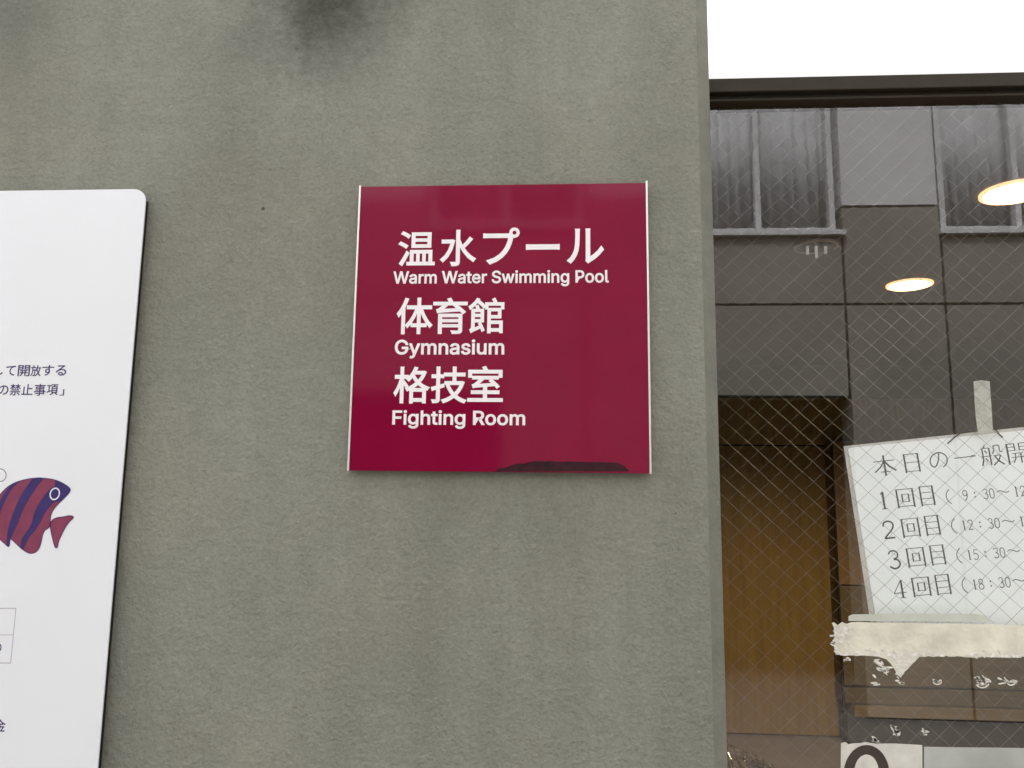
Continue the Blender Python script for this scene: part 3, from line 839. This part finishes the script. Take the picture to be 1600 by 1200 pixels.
# glossy dry strands low behind the glass
bm = bmesh.new()
rs = random.Random(5)
SYY = 0.55
for k in range(110):
    x, y = rs.uniform(1132, 1215), 0
    y = 1212 - max(0, (1225 - x) * .62) * rs.uniform(0.1, 1.0) + rs.uniform(-3, 8)
    a = rs.gauss(0.75, 0.45)
    L = rs.uniform(10, 40)
    p0 = at(x - L * .5 * math.cos(a), y - L * .5 * math.sin(a), SYY + rs.uniform(0, .12))
    p2 = at(x + L * .5 * math.cos(a), y + L * .5 * math.sin(a), SYY + rs.uniform(0, .12))
    p1 = (p0 + p2) / 2 + Vector((rs.uniform(-1, 1), rs.uniform(-1, 1), rs.uniform(-1, 1))) * .006
    tube(bm, [tuple(p0), tuple(p1), tuple(p2)], rs.uniform(.0006, .0016), 5)
q = at(1165, 1235, SYY)
for k in range(26):
    a = rs.uniform(-.5, .5)
    p = at(rs.uniform(1135, 1205), 1205, SYY + rs.uniform(0, .1))
    tube(bm, [tuple(p), (q.x + a * .1, p.y, p.z - .3), (q.x + a * .06, SYY + .05, -0.04)], .0022, 5)
tag(obj('dry_strands', bm, M['strand']), 'tuft of glossy brown dry strands low behind the glass', 'dried plant')

# ------------------------------------------------------------------ building across the street, mirrored in the glass
VF = 5.2                          # depth of its mirror image behind the wall
FY = -(VF - 2 * G)                # where its front really stands
fa = lambda x, y: at(x, y, VF)
bl = thing('apartment_building', 'grey concrete building with curtained windows mirrored in the door glass', 'building', (0, FY, 0))
w_r = fa(1312, 300).x; g_w = fa(1465, 300).x - w_r            # right end of one window, pier width
w_w = 2 * (fa(1312, 300).x - fa(1186, 300).x)
per = w_w + g_w
z_sill = fa(1350, 360).z; z_j1 = fa(1400, 322).z; z_j2 = fa(1350, 475).z; z_op = fa(1230, 620).z
z_top = z_sill + 1.5; ROOF = 6.6
xs = [w_r - w_w + per * k for k in range(-3, 4)]              # left ends of the windows
X0, X1 = xs[0] - g_w - 0.4, xs[-1] + w_w + g_w + 0.4
per_o = fa(1340, 650).x - fa(785, 690).x          # ground-floor openings repeat
op_w = fa(1340, 650).x - fa(1075, 650).x
ops = [(fa(1340, 650).x - op_w + per_o * k, fa(1340, 650).x + per_o * k) for k in (-3, -2, -1, 0, 1, 2)]
F0 = FY - 0.25
JT = 0.022
bm = bmesh.new()
# horizontal courses of slabs with open joints, stepped around the windows
def slab(x0, x1, z0, z1): box(bm, x0 + JT / 2, x1 - JT / 2, F0, FY, z0 + JT / 2, z1 - JT / 2)
edges = [X0] + [e for x in xs for e in (x, x + w_w)] + [X1]
for i in range(len(edges) - 1):
    a, b = edges[i], edges[i + 1]
    is_win = i % 2 == 1
    slab(a, b, z_j2, z_sill - 0.05 if is_win else z_j1)
    slab(a, b, z_top, ROOF)
    mid = (a + b) / 2
    cuts = [a] + sorted(v for o_ in ops for v in o_ if a + .05 < v < b - .05) + [b]
    for u, v in zip(cuts[:-1], cuts[1:]):
        if any(o_[0] < (u + v) / 2 < o_[1] for o_ in ops): slab(u, v, z_op, z_j2)
        else: slab(u, v, 0.0, z_j2)
nf = len(bm.faces)
box(bm, X0, X1, F0 - 0.05, F0 + 0.001, z_op, z_sill - 0.05)
box(bm, X0, X1, F0 - 0.05, F0 + 0.001, z_top + 0.02, ROOF)
prev = X0
for o_ in ops + [(X1, X1)]:
    if o_[0] - prev > .1: box(bm, prev + .02, min(o_[0], X1) - .02, F0 - 0.05, F0 + 0.001, 0, z_op + .01)
    prev = o_[1]
for i in range(0, len(edges) - 1, 2): box(bm, edges[i], edges[i + 1], F0 - 0.05, F0 + 0.001, z_sill - .06, z_top + .03)
bm.faces.ensure_lookup_table()
for f_ in bm.faces[nf:]: f_.material_index = 1
obj('wall', bm, [M['concrete'], M['concrete_joint']], bl)
for i in range(0, len(edges) - 1, 2):
    obj('pier_panel', bx(edges[i] + JT / 2, edges[i + 1] - JT / 2, F0 + .002, FY + .004, z_j1 + JT / 2, z_top - JT / 2), M['panel_white'], bl)
bm = bmesh.new(); box(bm, X0, X1, F0 - 4.0, F0 - 3.9, 0, ROOF); box(bm, X0, X1, F0 - 3.89, F0 - .06, z_op + .02, z_op + .2)
box(bm, X0 - .1, X0 - .001, F0 - 4, FY, 0, ROOF); box(bm, X1 + .001, X1 + .1, F0 - 4, FY, 0, ROOF)
obj('inner_walls', bm, M['dark_room'], bl)
obj('roof', bx(X0 - .15, X1 + .15, F0 - 4.1, FY + .06, ROOF + .001, ROOF + .15), M['roof'], bl)
for x in xs:
    bm = bmesh.new()
    a, b = x + .03, x + w_w - .03
    f = .045
    mx_ = (a + b) / 2
    for bb in ((a, a + f, z_sill, z_top), (b - f, b, z_sill, z_top), (mx_ - f / 2, mx_ + f / 2, z_sill + f, z_top - f), (a + f, b - f, z_sill, z_sill + f), (a + f, b - f, z_top - f, z_top)):
        box(bm, bb[0], bb[1], FY - .12, FY - .05, bb[2], bb[3])
    box(bm, x - .02, x + w_w + .02, FY - .14, FY + .05, z_sill - .045, z_sill - .005)
    wn = obj('window', bm, M['win_frame'], bl)
    bm = bmesh.new()
    n = 90
    rw = random.Random(int(x * 100))
    prev = None
    ph = 0
    for k in range(n + 1):
        u = a + .02 + (b - a - .04) * k / n
        ph += rw.uniform(.5, 1.3)
        yy = FY - .2 + .015 * math.sin(ph)
        vv = (bm.verts.new((u, yy, z_sill + .02)), bm.verts.new((u, yy, z_top - .02)))
        if prev: bm.faces.new((prev[0], vv[0], vv[1], prev[1]))
        prev = vv
    cu = obj('curtain', bm, M['curtain'], wn, smooth=True)
    sm = cu.modifiers.new('thickness', 'SOLIDIFY'); sm.thickness = .003
